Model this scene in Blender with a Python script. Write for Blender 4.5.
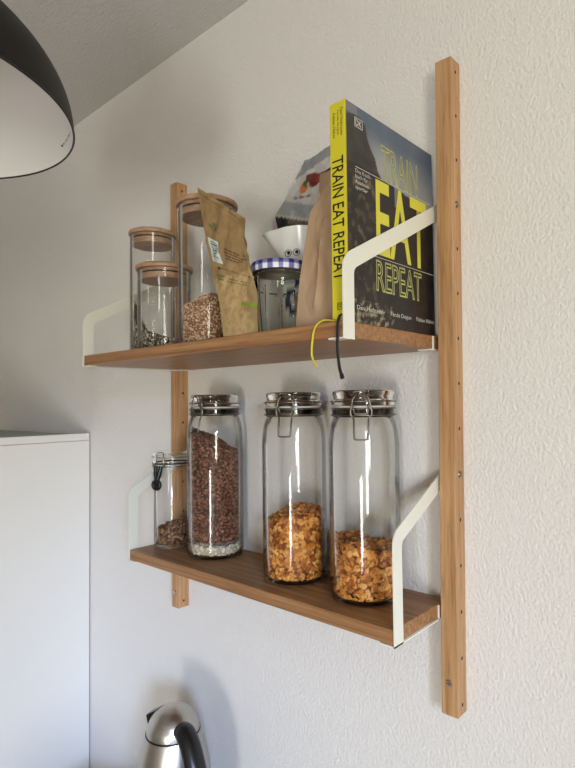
import bpy, bmesh, math, random
from mathutils import Vector, Matrix, noise as mnoise
random.seed(7)
PI = math.pi
S = bpy.context.scene
for o in list(bpy.data.objects): bpy.data.objects.remove(o)

# ------------------------------------------------------------------ camera
def cam_axes(yaw, pitch, roll):
    f = Vector((-math.sin(yaw)*math.cos(pitch), math.cos(yaw)*math.cos(pitch), math.sin(pitch)))
    r = Vector((math.cos(yaw), math.sin(yaw), 0)); u = r.cross(f)
    c, s = math.cos(roll), math.sin(roll)
    return c*r + s*u, -s*r + c*u, f
cd = bpy.data.cameras.new('camera'); cam = bpy.data.objects.new('camera', cd); S.collection.objects.link(cam)
r_, u_, f_ = cam_axes(.701050, .035231, -.013488)
M = Matrix((r_, u_, -f_)).transposed().to_4x4(); M.translation = Vector((.394868, -.751214, .452006))
cam.matrix_world = M
cd.sensor_fit = 'AUTO'; cd.sensor_width = 36; cd.lens = 25.5297; cd.shift_x = -.047452; cd.shift_y = -.0005
cd.clip_start = .01
S.camera = cam

# ------------------------------------------------------------------ world, daylight, exposure
def lin(c):
    c = c/255
    return c/12.92 if c <= .04045 else ((c+.055)/1.055)**2.4
def rgb(r, g, b): return (lin(r), lin(g), lin(b), 1)
W = bpy.data.worlds.new('world'); S.world = W; W.use_nodes = True
W.node_tree.nodes['Background'].inputs[0].default_value = (.62, .72, .9, 1)
W.node_tree.nodes['Background'].inputs[1].default_value = 1.0
def area(name, loc, target, sx, sy, power, col):
    l = bpy.data.lights.new(name, 'AREA'); l.shape = 'RECTANGLE'; l.size = sx; l.size_y = sy
    l.energy = power; l.color = col
    o = bpy.data.objects.new(name, l); S.collection.objects.link(o)
    o.location = loc
    o.rotation_euler = (Vector(target)-Vector(loc)).to_track_quat('-Z', 'Y').to_euler()
    return o
# daylight in the tall side window (sky, sunlit garden, sky), in the glass door at the front, and open blue sky farther out
area('window_daylight', (2.105, -2.02, .52), (0, -2.02, .52), .20, .80, 14.0, (1, .96, .94))
area('window_garden_light', (2.105, -1.83, .52), (0, -1.83, .52), .12, .80, 8.4, (.82, 1, .50))
area('window_daylight', (2.105, -1.64, .52), (0, -1.64, .52), .20, .80, 14.2, (.98, .98, 1))
area('door_daylight', (1.60, -3.49, -.55), (1.60, 0, -.55), .60, .95, 51, (.97, 1, .98))
area('blue_sky', (6.5, -4.45, 2.15), (2, -1.85, .6), 1.5, 1.3, 690, (.36, .55, 1))
vs = S.view_settings
vs.view_transform = 'Standard'; vs.look = 'None'; vs.exposure = .03; vs.gamma = 1; vs.use_curve_mapping = False
S.cycles.use_denoising = True
S.cycles.transparent_max_bounces = 32
S.cycles.max_bounces = 10
S.cycles.caustics_reflective = False; S.cycles.caustics_refractive = False

# ------------------------------------------------------------------ materials
def mat(name, col=(.8,.8,.8,1), rough=.5, metal=0, spec=.5, **k):
    m = bpy.data.materials.new(name); m.use_nodes = True
    b = m.node_tree.nodes['Principled BSDF']
    b.inputs['Base Color'].default_value = col; b.inputs['Roughness'].default_value = rough
    b.inputs['Metallic'].default_value = metal; b.inputs['Specular IOR Level'].default_value = spec
    for a, v in k.items(): b.inputs[a.replace('_', ' ')].default_value = v
    return m
def nd(m, t, **k):
    n = m.node_tree.nodes.new(t)
    for a, v in k.items():
        if a in n.inputs: n.inputs[a].default_value = v
        else: setattr(n, a, v)
    return n
def lk(m, a, b): m.node_tree.links.new(a, b)
def bsdf(m): return m.node_tree.nodes['Principled BSDF']
def coords(m, scale=(1,1,1), rot=(0,0,0)):
    t = nd(m, 'ShaderNodeTexCoord'); p = nd(m, 'ShaderNodeMapping')
    p.inputs['Scale'].default_value = scale; p.inputs['Rotation'].default_value = rot
    lk(m, t.outputs['Object'], p.inputs['Vector']); return p.outputs['Vector']
def ramp(m, fac, stops):
    r = nd(m, 'ShaderNodeValToRGB'); e = r.color_ramp.elements
    while len(e) < len(stops): e.new(.5)
    for x, (p, c) in zip(e, stops): x.position = p; x.color = c
    lk(m, fac, r.inputs['Fac']); return r.outputs['Color']

def plaster(name, col, strength, scale, stretch=(1,1,1), dist=.004):
    m = mat(name, col, .92, spec=.2)
    v = coords(m, stretch)
    n1 = nd(m, 'ShaderNodeTexNoise', Scale=scale, Detail=5.0, Roughness=.62); lk(m, v, n1.inputs['Vector'])
    n2 = nd(m, 'ShaderNodeTexVoronoi', Scale=scale*1.3); lk(m, v, n2.inputs['Vector'])
    mix = nd(m, 'ShaderNodeMath', operation='MULTIPLY_ADD'); lk(m, n2.outputs['Distance'], mix.inputs[0]); mix.inputs[1].default_value = .55
    lk(m, n1.outputs['Fac'], mix.inputs[2])
    b = nd(m, 'ShaderNodeBump', Strength=strength, Distance=dist); lk(m, mix.outputs[0], b.inputs['Height'])
    lk(m, b.outputs['Normal'], bsdf(m).inputs['Normal'])
    return m
M_wall = plaster('white_roughcast_plaster', rgb(228, 223, 218), .42, 205, (1,1,.75))
M_ceil = plaster('white_ceiling_plaster', rgb(212, 208, 205), .45, 90, (1,1.8,1))
M_floor = mat('floor_wood', rgb(150, 118, 88), .5)

def bamboo(name, base, dark, light, axis):
    m = mat(name, base, .42, spec=.35)
    s = [60, 60, 60]; s[axis] = 1.6
    v = coords(m, tuple(s))
    n = nd(m, 'ShaderNodeTexNoise', Scale=2.2, Detail=6.0, Roughness=.65); lk(m, v, n.inputs['Vector'])
    c = ramp(m, n.outputs['Fac'], [(.3, dark), (.52, base), (.74, light)])
    s2 = [190, 190, 190]; s2[axis] = 14
    v2 = coords(m, tuple(s2)); n2 = nd(m, 'ShaderNodeTexNoise', Scale=1.6, Detail=2.0); lk(m, v2, n2.inputs['Vector'])
    c2 = ramp(m, n2.outputs['Fac'], [(.3, (.62,.62,.62,1)), (.46, (1,1,1,1))])
    mx = nd(m, 'ShaderNodeMix', data_type='RGBA', blend_type='MULTIPLY'); mx.inputs['Factor'].default_value = .6
    lk(m, c, mx.inputs['A']); lk(m, c2, mx.inputs['B'])
    lk(m, mx.outputs['Result'], bsdf(m).inputs['Base Color'])
    b = nd(m, 'ShaderNodeBump', Strength=.12, Distance=.001); lk(m, n2.outputs['Fac'], b.inputs['Height'])
    lk(m, b.outputs['Normal'], bsdf(m).inputs['Normal'])
    return m
M_post = bamboo('bamboo_upright', rgb(186, 142, 98), rgb(158, 114, 74), rgb(206, 164, 120), 2)
M_shelf = bamboo('bamboo_shelf', rgb(158, 114, 74), rgb(120, 82, 52), rgb(184, 140, 98), 0)
M_lid = bamboo('bamboo_lid', rgb(176, 140, 110), rgb(150, 114, 86), rgb(196, 160, 132), 0)
M_hole = mat('dark_hole', rgb(30, 20, 14), .9)
M_bracket = mat('white_lacquered_steel', rgb(230, 226, 210), .38)
M_steel = mat('bright_steel', rgb(190, 186, 178), .25, 1)
M_wire = mat('wire_steel', rgb(128, 122, 112), .32, 1)
M_blackplastic = mat('black_plastic', rgb(16, 16, 18), .28)
M_gasket = mat('clear_silicone', rgb(196, 190, 178), .4, spec=.4)
M_darkgasket = mat('dark_rubber_seal', rgb(38, 34, 34), .5)

def thin_glass(name, tint=(.985,.985,.98), edge=(.42,.43,.42), spec=.75, blend=.32, rough=.02):
    m = bpy.data.materials.new(name); m.use_nodes = True; nt = m.node_tree; nt.nodes.clear()
    out = nd(m, 'ShaderNodeOutputMaterial'); mix = nd(m, 'ShaderNodeMixShader')
    tr = nd(m, 'ShaderNodeBsdfTransparent'); gl = nd(m, 'ShaderNodeBsdfGlossy', Roughness=rough)
    gl.inputs['Color'].default_value = (1,1,1,1)
    lw = nd(m, 'ShaderNodeLayerWeight', Blend=blend)
    c = ramp(m, lw.outputs['Facing'], [(0, tint+(1,)), (.86, tuple(a*.95 for a in tint)+(1,)), (1, edge+(1,))])
    lk(m, c, tr.inputs['Color'])
    fr = nd(m, 'ShaderNodeLayerWeight', Blend=.13)
    mu = nd(m, 'ShaderNodeMath', operation='MULTIPLY_ADD'); lk(m, fr.outputs['Fresnel'], mu.inputs[0]); mu.inputs[1].default_value = spec; mu.inputs[2].default_value = .013
    lk(m, mu.outputs[0], mix.inputs['Fac']); lk(m, tr.outputs[0], mix.inputs[1]); lk(m, gl.outputs[0], mix.inputs[2])
    lk(m, mix.outputs[0], out.inputs['Surface'])
    return m
M_glass = thin_glass('clear_jar_glass', edge=(.5,.51,.49))
M_borosil = thin_glass('thin_clear_glass', edge=(.68,.68,.69), spec=.8)
M_plastic = thin_glass('clear_acrylic', tint=(.975,.97,.965), edge=(.6,.59,.58), spec=.8, rough=.06)
M_thickglass = mat('thick_glass_lid', (.20,.18,.15,1), .06, spec=.5, Transmission_Weight=1.0, IOR=1.5)  # dark tint paints in the dark room reflected inside clear thick glass

def vcol_mat(name, rough=.5, spec=.5, metal=0.0, bump=0, bscale=60):
    m = mat(name, rough=rough, spec=spec, metal=metal)
    a = nd(m, 'ShaderNodeVertexColor'); a.layer_name = 'print'; lk(m, a.outputs['Color'], bsdf(m).inputs['Base Color'])
    if bump:
        n = nd(m, 'ShaderNodeTexNoise', Scale=bscale, Detail=4.0); lk(m, coords(m), n.inputs['Vector'])
        b = nd(m, 'ShaderNodeBump', Strength=bump, Distance=.002); lk(m, n.outputs['Fac'], b.inputs['Height']); lk(m, b.outputs['Normal'], bsdf(m).inputs['Normal'])
    return m
def island_mat(name, stops, rough=.6):
    m = mat(name, rough=rough, spec=.3)
    g = nd(m, 'ShaderNodeNewGeometry')
    c = ramp(m, g.outputs['Random Per Island'], stops); lk(m, c, bsdf(m).inputs['Base Color'])
    return m

# ------------------------------------------------------------------ mesh helpers
def obj(name, bm, m, parent=None, smooth=None):
    me = bpy.data.meshes.new(name)
    if isinstance(bm, tuple): me.from_pydata(bm[0], [], bm[1])
    else: bm.to_mesh(me); bm.free()
    for x in (m if isinstance(m, (list, tuple)) else [m]): me.materials.append(x)
    o = bpy.data.objects.new(name, me); S.collection.objects.link(o)
    if parent: o.parent = parent
    if smooth is not None:
        for p in me.polygons: p.use_smooth = True
        if smooth < 180:
            me.set_sharp_from_angle(angle=math.radians(smooth))
    me.update()
    return o
def thing(name, label, cat, loc=(0,0,0), rz=0, group=None):
    o = bpy.data.objects.new(name, None); S.collection.objects.link(o); o.empty_display_size = .02
    o.location = loc; o.rotation_euler = (0, 0, rz); tag(o, label, cat, group); return o
def tag(o, label, cat, group=None, kind=None):
    o['label'] = label; o['category'] = cat
    if group: o['group'] = group
    if kind: o['kind'] = kind
    return o
def struct(o): o['kind'] = 'structure'; return o
def box(bm, x0, x1, y0, y1, z0, z1, bev=0, mi=0):
    r = bmesh.ops.create_cube(bm, size=1)
    vs_ = r['verts']
    for v in vs_: v.co = Vector(((x0+x1)/2+v.co.x*(x1-x0), (y0+y1)/2+v.co.y*(y1-y0), (z0+z1)/2+v.co.z*(z1-z0)))
    fs = list({f for v in vs_ for f in v.link_faces})
    for f in fs: f.material_index = mi
    if bev:
        es = list({e for v in vs_ for e in v.link_edges})
        bmesh.ops.bevel(bm, geom=es, offset=bev, segments=2, affect='EDGES', profile=.5)
    return bm
def B(): return bmesh.new()
def lathe(bm, prof, n=64, closed=False, mi=0, off=(0,0,0), rf=None):
    rings = []
    for r, z in prof:
        if r < 1e-6: rings.append([bm.verts.new((off[0], off[1], off[2]+z))])
        else:
            rings.append([bm.verts.new((off[0]+(r if rf is None else rf(r, 2*PI*i/n, z))*math.cos(2*PI*i/n),
                                        off[1]+(r if rf is None else rf(r, 2*PI*i/n, z))*math.sin(2*PI*i/n), off[2]+z)) for i in range(n)])
    pairs = list(zip(rings, rings[1:]))
    if closed: pairs.append((rings[-1], rings[0]))
    for a, b in pairs:
        for i in range(n):
            j = (i+1) % n
            if len(a) == 1 and len(b) == 1: continue
            if len(a) == 1: f = bm.faces.new((a[0], b[j], b[i]))
            elif len(b) == 1: f = bm.faces.new((a[i], a[j], b[0]))
            else: f = bm.faces.new((a[i], a[j], b[j], b[i]))
            f.material_index = mi
    return bm
def spline(pts, k=8, closed=False):
    P = [Vector(p) for p in pts]; n = len(P); out = []
    rng = range(n) if closed else range(n-1)
    for i in rng:
        p1, p2 = P[i], P[(i+1) % n]
        p0 = P[(i-1) % n] if (closed or i > 0) else p1*2-p2
        p3 = P[(i+2) % n] if (closed or i+2 < n) else p2*2-p1
        for s in range(k):
            t = s/k
            out.append(.5*((2*p1)+(-p0+p2)*t+(2*p0-5*p1+4*p2-p3)*t*t+(-p0+3*p1-3*p2+p3)*t**3))
    if not closed: out.append(P[-1])
    return out
def tube(bm, pts, rad, n=8, closed=False, mi=0, flat=None, up=Vector((0,0,1))):
    P = [Vector(p) for p in pts]; rings = []; N = len(P); prev = None
    for i, p in enumerate(P):
        a = P[(i-1) % N] if (closed or i) else p; b = P[(i+1) % N] if (closed or i < N-1) else p
        t = (b-a).normalized()
        if prev is None:
            prev = t.cross(up)
            if prev.length < 1e-3: prev = t.cross(Vector((1,0,0)))
            prev.normalize()
        else:
            prev = (prev - t*prev.dot(t)).normalized()
        w = t.cross(prev)
        r = rad(i/(N-1)) if callable(rad) else rad
        r2 = r if flat is None else r*flat
        rings.append([bm.verts.new(p+prev*math.cos(2*PI*k/n)*r+w*math.sin(2*PI*k/n)*r2) for k in range(n)])
    prs = list(zip(rings, rings[1:]))
    if closed: prs.append((rings[-1], rings[0]))
    for a, b in prs:
        for k in range(n):
            f = bm.faces.new((a[k], a[(k+1) % n], b[(k+1) % n], b[k])); f.material_index = mi
    if not closed:
        bm.faces.new(list(reversed(rings[0]))).material_index = mi; bm.faces.new(rings[-1]).material_index = mi
    return bm
def prism_x(bm, poly, x0, x1, mi=0):            # polygon in (y,z) extruded along x
    a = [bm.verts.new((x0, y, z)) for y, z in poly]; b = [bm.verts.new((x1, y, z)) for y, z in poly]
    fs = [bm.faces.new(a), bm.faces.new(list(reversed(b)))]
    for i in range(len(poly)):
        j = (i+1) % len(poly); fs.append(bm.faces.new((a[j], a[i], b[i], b[j])))
    bmesh.ops.recalc_face_normals(bm, faces=fs)
    for f in fs: f.material_index = mi
    return bm
def paint(o, fn):
    me = o.data; ca = me.color_attributes.new('print', 'FLOAT_COLOR', 'POINT')
    for i, v in enumerate(me.vertices): ca.data[i].color = fn(v.co)
def mixc(a, b, t): t = max(0, min(1, t)); return tuple(a[i]*(1-t)+b[i]*t for i in range(4))
def fbm(x, y, z=0, o=4): return mnoise.fractal(Vector((x, y, z)), 1.0, 2.0, o)
# lettering: drawn to fill a w x h box; frame = (origin, u axis, v axis)
def lettering(name, body, w, h, frame, m, parent, outline=0, thick=.00012, lift=.0002, align_lines=None, bold=0):
    c = bpy.data.curves.new('lettering', 'FONT'); c.body = body; c.size = 1
    if align_lines: c.align_x = align_lines
    c.resolution_u = 3
    if outline:
        c.fill_mode = 'NONE'; c.bevel_depth = outline; c.bevel_resolution = 0
    else:
        c.extrude = 0
        if bold: c.offset = bold
    t = bpy.data.objects.new('lettering', c); S.collection.objects.link(t)
    me = bpy.data.meshes.new_from_object(t.evaluated_get(bpy.context.evaluated_depsgraph_get()))
    bpy.data.objects.remove(t)
    xs = [v.co.x for v in me.vertices]; ys = [v.co.y for v in me.vertices]
    x0, x1, y0, y1 = min(xs), max(xs), min(ys), max(ys)
    org, U, V = frame; U = Vector(U); V = Vector(V); N = U.cross(V)
    for v in me.vertices:
        a = (v.co.x-x0)/(x1-x0)*w; b = (v.co.y-y0)/(y1-y0)*h
        v.co = Vector(org)+U*a+V*b+N*(lift+v.co.z*.0005)
    me.materials.clear(); me.materials.append(m); me.name = name
    o = bpy.data.objects.new(name, me); S.collection.objects.link(o); o.parent = parent
    return o

# ------------------------------------------------------------------ the room
ZF, ZC = -1.27, 1.2925
XL, XR, YF = -2.6, 2.0, -3.4
struct(obj('wall_back', box(B(), XL-.1, XR+.1, 0, .12, ZF, ZC+.1), M_wall))
struct(obj('ceiling', box(B(), XL-.1, XR+.1, YF-.1, 0, ZC, ZC+.1), M_ceil))
struct(obj('floor', box(B(), XL-.1, XR+.1, YF-.1, .12, ZF-.1, ZF), M_floor))
struct(obj('wall_left', box(B(), XL-.1, XL, YF, 0, ZF, ZC), M_wall))
def wall_open(name, axis, at, t, a0, a1, oa0, oa1, oz0, oz1):
    b = B()
    for (p, q, z0, z1) in ((a0, oa0, ZF, ZC), (oa1, a1, ZF, ZC), (oa0, oa1, ZF, oz0), (oa0, oa1, oz1, ZC)):
        if z1-z0 < 1e-4: continue
        if axis == 'x': box(b, at, at+t, p, q, z0, z1)
        else: box(b, p, q, at, at+t, z0, z1)
    return struct(obj(name, b, M_wall))
wall_open('wall_right', 'x', XR, .12, YF, 0, -2.25, -1.42, .03, 1.02)
wall_open('wall_front', 'y', YF-.12, .12, XL-.1, XR+.1, 1.20, 1.98, ZF, .02)
M_frame = mat('white_window_frame', rgb(226, 224, 218), .4)
def window(name, axis, at, a0, a1, z0, z1, mull):
    b = B(); w = .05
    segs = [(a0, a1, z0, z0+w), (a0, a1, z1-w, z1), (a0, a0+w, z0+w, z1-w), (a1-w, a1, z0+w, z1-w)] + [(x-.025, x+.025, z0+w, z1-w) for x in mull]
    for p, q, s, t in segs:
        if axis == 'x': box(b, at, at+.06, p, q, s, t)
        else: box(b, p, q, at, at+.06, s, t)
    o = struct(obj(name, b, M_frame)); g = B()
    if axis == 'x': box(g, at+.028, at+.032, a0+w, a1-w, z0+w, z1-w)
    else: box(g, a0+w, a1-w, at+.028, at+.032, z0+w, z1-w)
    obj('pane', g, M_borosil, o)
window('window_1', 'x', XR+.03, -2.25, -1.42, .03, 1.02, [])
window('window_2', 'y', YF-.09, 1.20, 1.98, ZF, .02, [])

# ------------------------------------------------------------------ tall cabinet at the left
M_cab = mat('white_cabinet_laminate', rgb(228, 223, 214), .38, spec=.35)
M_cabtop = mat('grey_green_board', rgb(150, 158, 152), .6)
M_seam = mat('dark_seam', rgb(60, 58, 56), .8)
CX, CZ = -1.1010, .3757
cab = thing('tall_cabinet', 'tall white cabinet with a plain side panel standing against the wall, left of the shelves', 'cabinet', (CX, -.004, ZF))
H = CZ-ZF
obj('side_panel', box(B(), -.019, 0, -.66, 0, 0, H-.0203, .0006), M_cab, cab)
obj('top_edge', box(B(), -.019, 0, -.66, 0, H-.0195, H, .0012), M_cab, cab)
obj('top_board', box(B(), -.62, -.0195, -.655, -.012, H-.022, H-.004), M_cabtop, cab)
obj('carcass', box(B(), -.62, -.0195, -.64, 0, .08, H-.0225), M_cab, cab)
obj('plinth', box(B(), -.6, -.03, -.6, -.02, 0, .08), M_seam, cab)
obj('door', box(B(), -.62, -.001, -.681, -.661, .082, H-.002, .001), M_cab, cab)

# ------------------------------------------------------------------ low worktop that carries the kettle
wt = thing('base_cabinet', 'white base cabinet with a pale worktop below the shelves', 'cabinet', (-.78, 0, ZF))
KZ = -.42
obj('worktop', box(B(), 0, 1.6, -.62, -.001, KZ-ZF-.035, KZ-ZF, .002), mat('pale_worktop', rgb(196, 192, 186), .4), wt)
obj('carcass', box(B(), .01, 1.59, -.58, -.002, .1, KZ-ZF-.0355), M_cab, wt)
obj('plinth', box(B(), .03, 1.57, -.53, -.02, 0, .1), M_seam, wt)
for i in range(3):
    dd = obj('door', box(B(), .012+i*.527, .532+i*.527, -.6, -.5805, .11, KZ-ZF-.04, .001), M_cab, wt)
    obj('handle', box(B(), .2+i*.527, .34+i*.527, -.625, -.6, KZ-ZF-.08, KZ-ZF-.07, .002), M_steel, dd)

# ------------------------------------------------------------------ shelf unit
unit = thing('wall_shelf', 'bamboo wall shelf with two boards, two uprights and white steel brackets', 'shelf', (0, 0, 0))
PW, PD, PH, PL = .0259, .0286, .96, .6716
UZ, UT, UD = .54995, .0197, .2439
LZ, LT, LD = .15563, .0205, .1472
def upright(x, tilt):
    b = box(B(), 0, PW, -PD, 0, 0, PH, .0012)
    for k in range(15):
        z = .9415 - k*.0662
        if k in (3, 9): continue
        for sx in (0, 1):
            c = [b.verts.new((PW+.0002 if sx else -.0002, -.0145+.0023*math.cos(a*PI/6), z+.0023*math.sin(a*PI/6)*1.2)) for a in range(12)]
            b.faces.new(c if sx else list(reversed(c))).material_index = 1
    o = obj('upright', b, [M_post, M_hole], unit); o.location = (x, 0, 0); o.rotation_euler = (0, tilt, 0)
    for k in (3, 9):
        z = .9415 - k*.0662
        s = obj('bracket_screw', lathe(B(), [(0, .0016), (.0018, .0016), (.0022, .001), (.0042, .0012), (.0052, 0), (.0052, -.003), (0, -.003)], 20), M_wire, o, 40)
        s.location = (PW, -.0145, z); s.rotation_euler = (0, PI/2, 0)
    s = obj('wall_screw', lathe(B(), [(0, .0008), (.0016, .0008), (.002, .0018), (.0042, .0014), (.005, 0), (.005, -.003), (0, -.003)], 20), M_steel, o, 40)
    s.location = (.0125, -PD, .047 if x > -.1 else .033); s.rotation_euler = (PI/2, 0, 0)
    return o
upright(0, .0112/.96); upright(-PL, 0)
XI = -PL+PW                                    # inner face of the far upright
def board(x0, x1, z, t, d):
    o = obj('shelf_board', box(B(), x0, x1, -d, -.0005, z-t, z, .0014), M_shelf, unit); return o
board(XI+.0018, -.0018, UZ, UT, UD)
board(XI+.0018, -.0018, LZ, LT, LD)
def arc_poly(pts, rads, k=6):
    out = []
    n = len(pts)
    for i in range(n):
        p = Vector(pts[i]); a = (Vector(pts[i-1])-p).normalized(); c = (Vector(pts[(i+1) % n])-p).normalized(); r = rads[i]
        if r <= 0: out.append(tuple(p)); continue
        p1 = p+a*r; p2 = p+c*r
        for s in range(k+1):
            t = s/k; out.append(tuple(p1*(1-t)**2+p*2*t*(1-t)+p2*t*t))
    return out
def bracket(x, side, z, t, d, ztop, zend, bw, rail=True):
    # flat white steel bar bent up from the shelf front and back to the upright; side=+1 means outside is +x
    th = .0016
    x0, x1 = (x-th, x) if side > 0 else (x, x+th)
    zb = z-t-.0022
    yf, yb = -d-.0016, -.004
    sl = (zend-ztop)/(-PD*.3-yf)
    w = bw
    nrm = math.sqrt(1+sl*sl)
    poly = [(yf, zb), (yf, ztop), (yb, ztop+(yb-yf)*sl), (yb, ztop+(yb-yf)*sl-w*nrm),
            (yf+w, ztop+w*sl-w*nrm), (yf+w, zb)]
    poly = arc_poly(poly, [0, .018, 0, 0, .008, 0])
    b = B(); prism_x(b, poly, x0, x1)
    if rail: box(b, x0, x1, yf, yb, zb, zb+.0022)             # rail along the board's lower edge
    box(b, x0, x1, -PD-.0025, -PD+.0005, zb, z-.001)                  # rear tab lying on the upright
    s = -1 if side > 0 else 1
    for (ya, yc) in ((yf, yf+.016), (-PD-.006, -.008)):            # feet turned under the board
        xa, xc = sorted((x+s*.0016, x+s*.024)); box(b, xa, xc, ya, yc, zb, zb+.0020)
    o = obj('bracket', b, M_bracket, unit)
    return o
bracket(0, 1, UZ, UT, UD, .628, .7525, .0215, False)
bracket(XI, -1, UZ, UT, UD, .628, .7525, .0215)
bracket(0, 1, LZ, LT, LD, .279, .349, .0215)
bracket(XI, -1, LZ, LT, LD, .279, .349, .0215)

# ------------------------------------------------------------------ fill: crumbs, flakes and grains heaped inside a jar
def heap(name, label, cx, cy, z0, R, top, n, size, kind, m, core, seed, bot=None, clear=.0004, rc_z=.008, rc_d=.0055):
    if bot is None: bot = lambda x, y: 0
    def Rz(z): return R-(rc_d*(1-max(0, z)/rc_z)**2 if z < rc_z else 0)-(max(0, z-.218)*.16 if R > .05 else 0)
    rnd = random.Random(seed); V = []; F = []
    def add(p, nx, sz):
        # one piece, oriented roughly along nx
        a = Vector(nx).normalized(); q = Vector((rnd.gauss(0, 1), rnd.gauss(0, 1), rnd.gauss(0, 1))).normalized()
        a = (a+q*(.55 if kind == 'flake' else 2)).normalized()
        u = a.orthogonal().normalized(); u = Matrix.Rotation(rnd.uniform(0, 2*PI), 3, a) @ u; v = a.cross(u)
        base = len(V)
        if kind == 'flake':
            k = 7; bend = rnd.uniform(-.5, .5)
            V.append(p+a*sz*.15*rnd.uniform(-1, 1))
            for i in range(k):
                t = 2*PI*i/k; rr = sz*rnd.uniform(.65, 1.1); xx = rr*math.cos(t); yy = rr*math.sin(t)*.72
                V.append(p+u*xx+v*yy+a*(bend*xx*xx/sz+rnd.uniform(-.1, .1)*sz))
            for i in range(k): F.append((base, base+1+i, base+1+(i+1) % k))
            cnt = k+1
        else:
            sx, sy, sz2 = sz*rnd.uniform(.8, 1.25), sz*rnd.uniform(.6, 1), sz*rnd.uniform(.5, .85)
            for i in range(6):
                w = [(1,0,0),(-1,0,0),(0,1,0),(0,-1,0),(0,0,1),(0,0,-1)][i]; j = rnd.uniform(.75, 1.2)
                V.append(p+(u*w[0]*sx+v*w[1]*sy+a*w[2]*sz2)*j)
            for f in ((0,2,4),(2,1,4),(1,3,4),(3,0,4),(2,0,5),(1,2,5),(3,1,5),(0,3,5)): F.append(tuple(base+i for i in f))
            cnt = 6
        for i in range(base, base+cnt):
            w = V[i]; r = math.hypot(w.x, w.y)
            zf = bot(w.x, w.y)+clear
            if w.z < zf: w.z = zf
            rm = Rz(w.z)
            if r > rm: w.x *= rm/r; w.y *= rm/r
    hm = sum(top(R*.9*math.cos(t*PI/8), R*.9*math.sin(t*PI/8)) for t in range(16))/16
    aw = 2*PI*R*hm; at = PI*R*R*1.3
    for i in range(n):
        if rnd.random() < aw/(aw+at):
            t = rnd.uniform(0, 2*PI); r = R-abs(rnd.gauss(0, .35))*size-.2*size
            x, y = r*math.cos(t), r*math.sin(t); zb = bot(x, y); z = zb+rnd.uniform(0, 1)*(top(x, y)-zb); add(Vector((x, y, z)), (math.cos(t), math.sin(t), 0), size*rnd.uniform(.7, 1.15))
        else:
            t = rnd.uniform(0, 2*PI); r = (R-.5*size)*math.sqrt(rnd.random())
            x, y = r*math.cos(t), r*math.sin(t); add(Vector((x, y, top(x, y)+rnd.uniform(-.3, .4)*size)), (0, 0, 1), size*rnd.uniform(.7, 1.15))
    # solid core under the pieces, coloured darker as painted shade in the gaps
    nc = 32; rc = R-size*.75; base = len(V); rows = 6
    for j in range(rows+1):
        for i in range(nc):
            x, y = rc*math.cos(2*PI*i/nc), rc*math.sin(2*PI*i/nc); zb = bot(x, y)+clear; k0 = .86 if (j == 0 and bot(x, y) == 0) else 1; V.append(Vector((x*k0, y*k0, zb+(top(x, y)-size*.5-zb)*j/rows)))
    for j in range(rows):
        for i in range(nc): F.append((base+j*nc+i, base+j*nc+(i+1) % nc, base+(j+1)*nc+(i+1) % nc, base+(j+1)*nc+i))
    prev = base+rows*nc
    for s in (.66, .33):
        b2 = len(V)
        for i in range(nc):
            x, y = s*rc*math.cos(2*PI*i/nc), s*rc*math.sin(2*PI*i/nc); V.append(Vector((x, y, top(x, y)-size*.5)))
        for i in range(nc): F.append((prev+i, prev+(i+1) % nc, b2+(i+1) % nc, b2+i))
        prev = b2
    V.append(Vector((0, 0, top(0, 0)-size*.5)))
    for i in range(nc): F.append((prev+i, prev+(i+1) % nc, len(V)-1))
    F.append(tuple(base+i for i in reversed(range(nc))))
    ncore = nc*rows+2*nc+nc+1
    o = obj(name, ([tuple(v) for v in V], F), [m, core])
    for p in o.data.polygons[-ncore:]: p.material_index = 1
    o.location = (cx, cy, z0)
    tag(o, label, 'food', kind='stuff')
    return o

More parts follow.
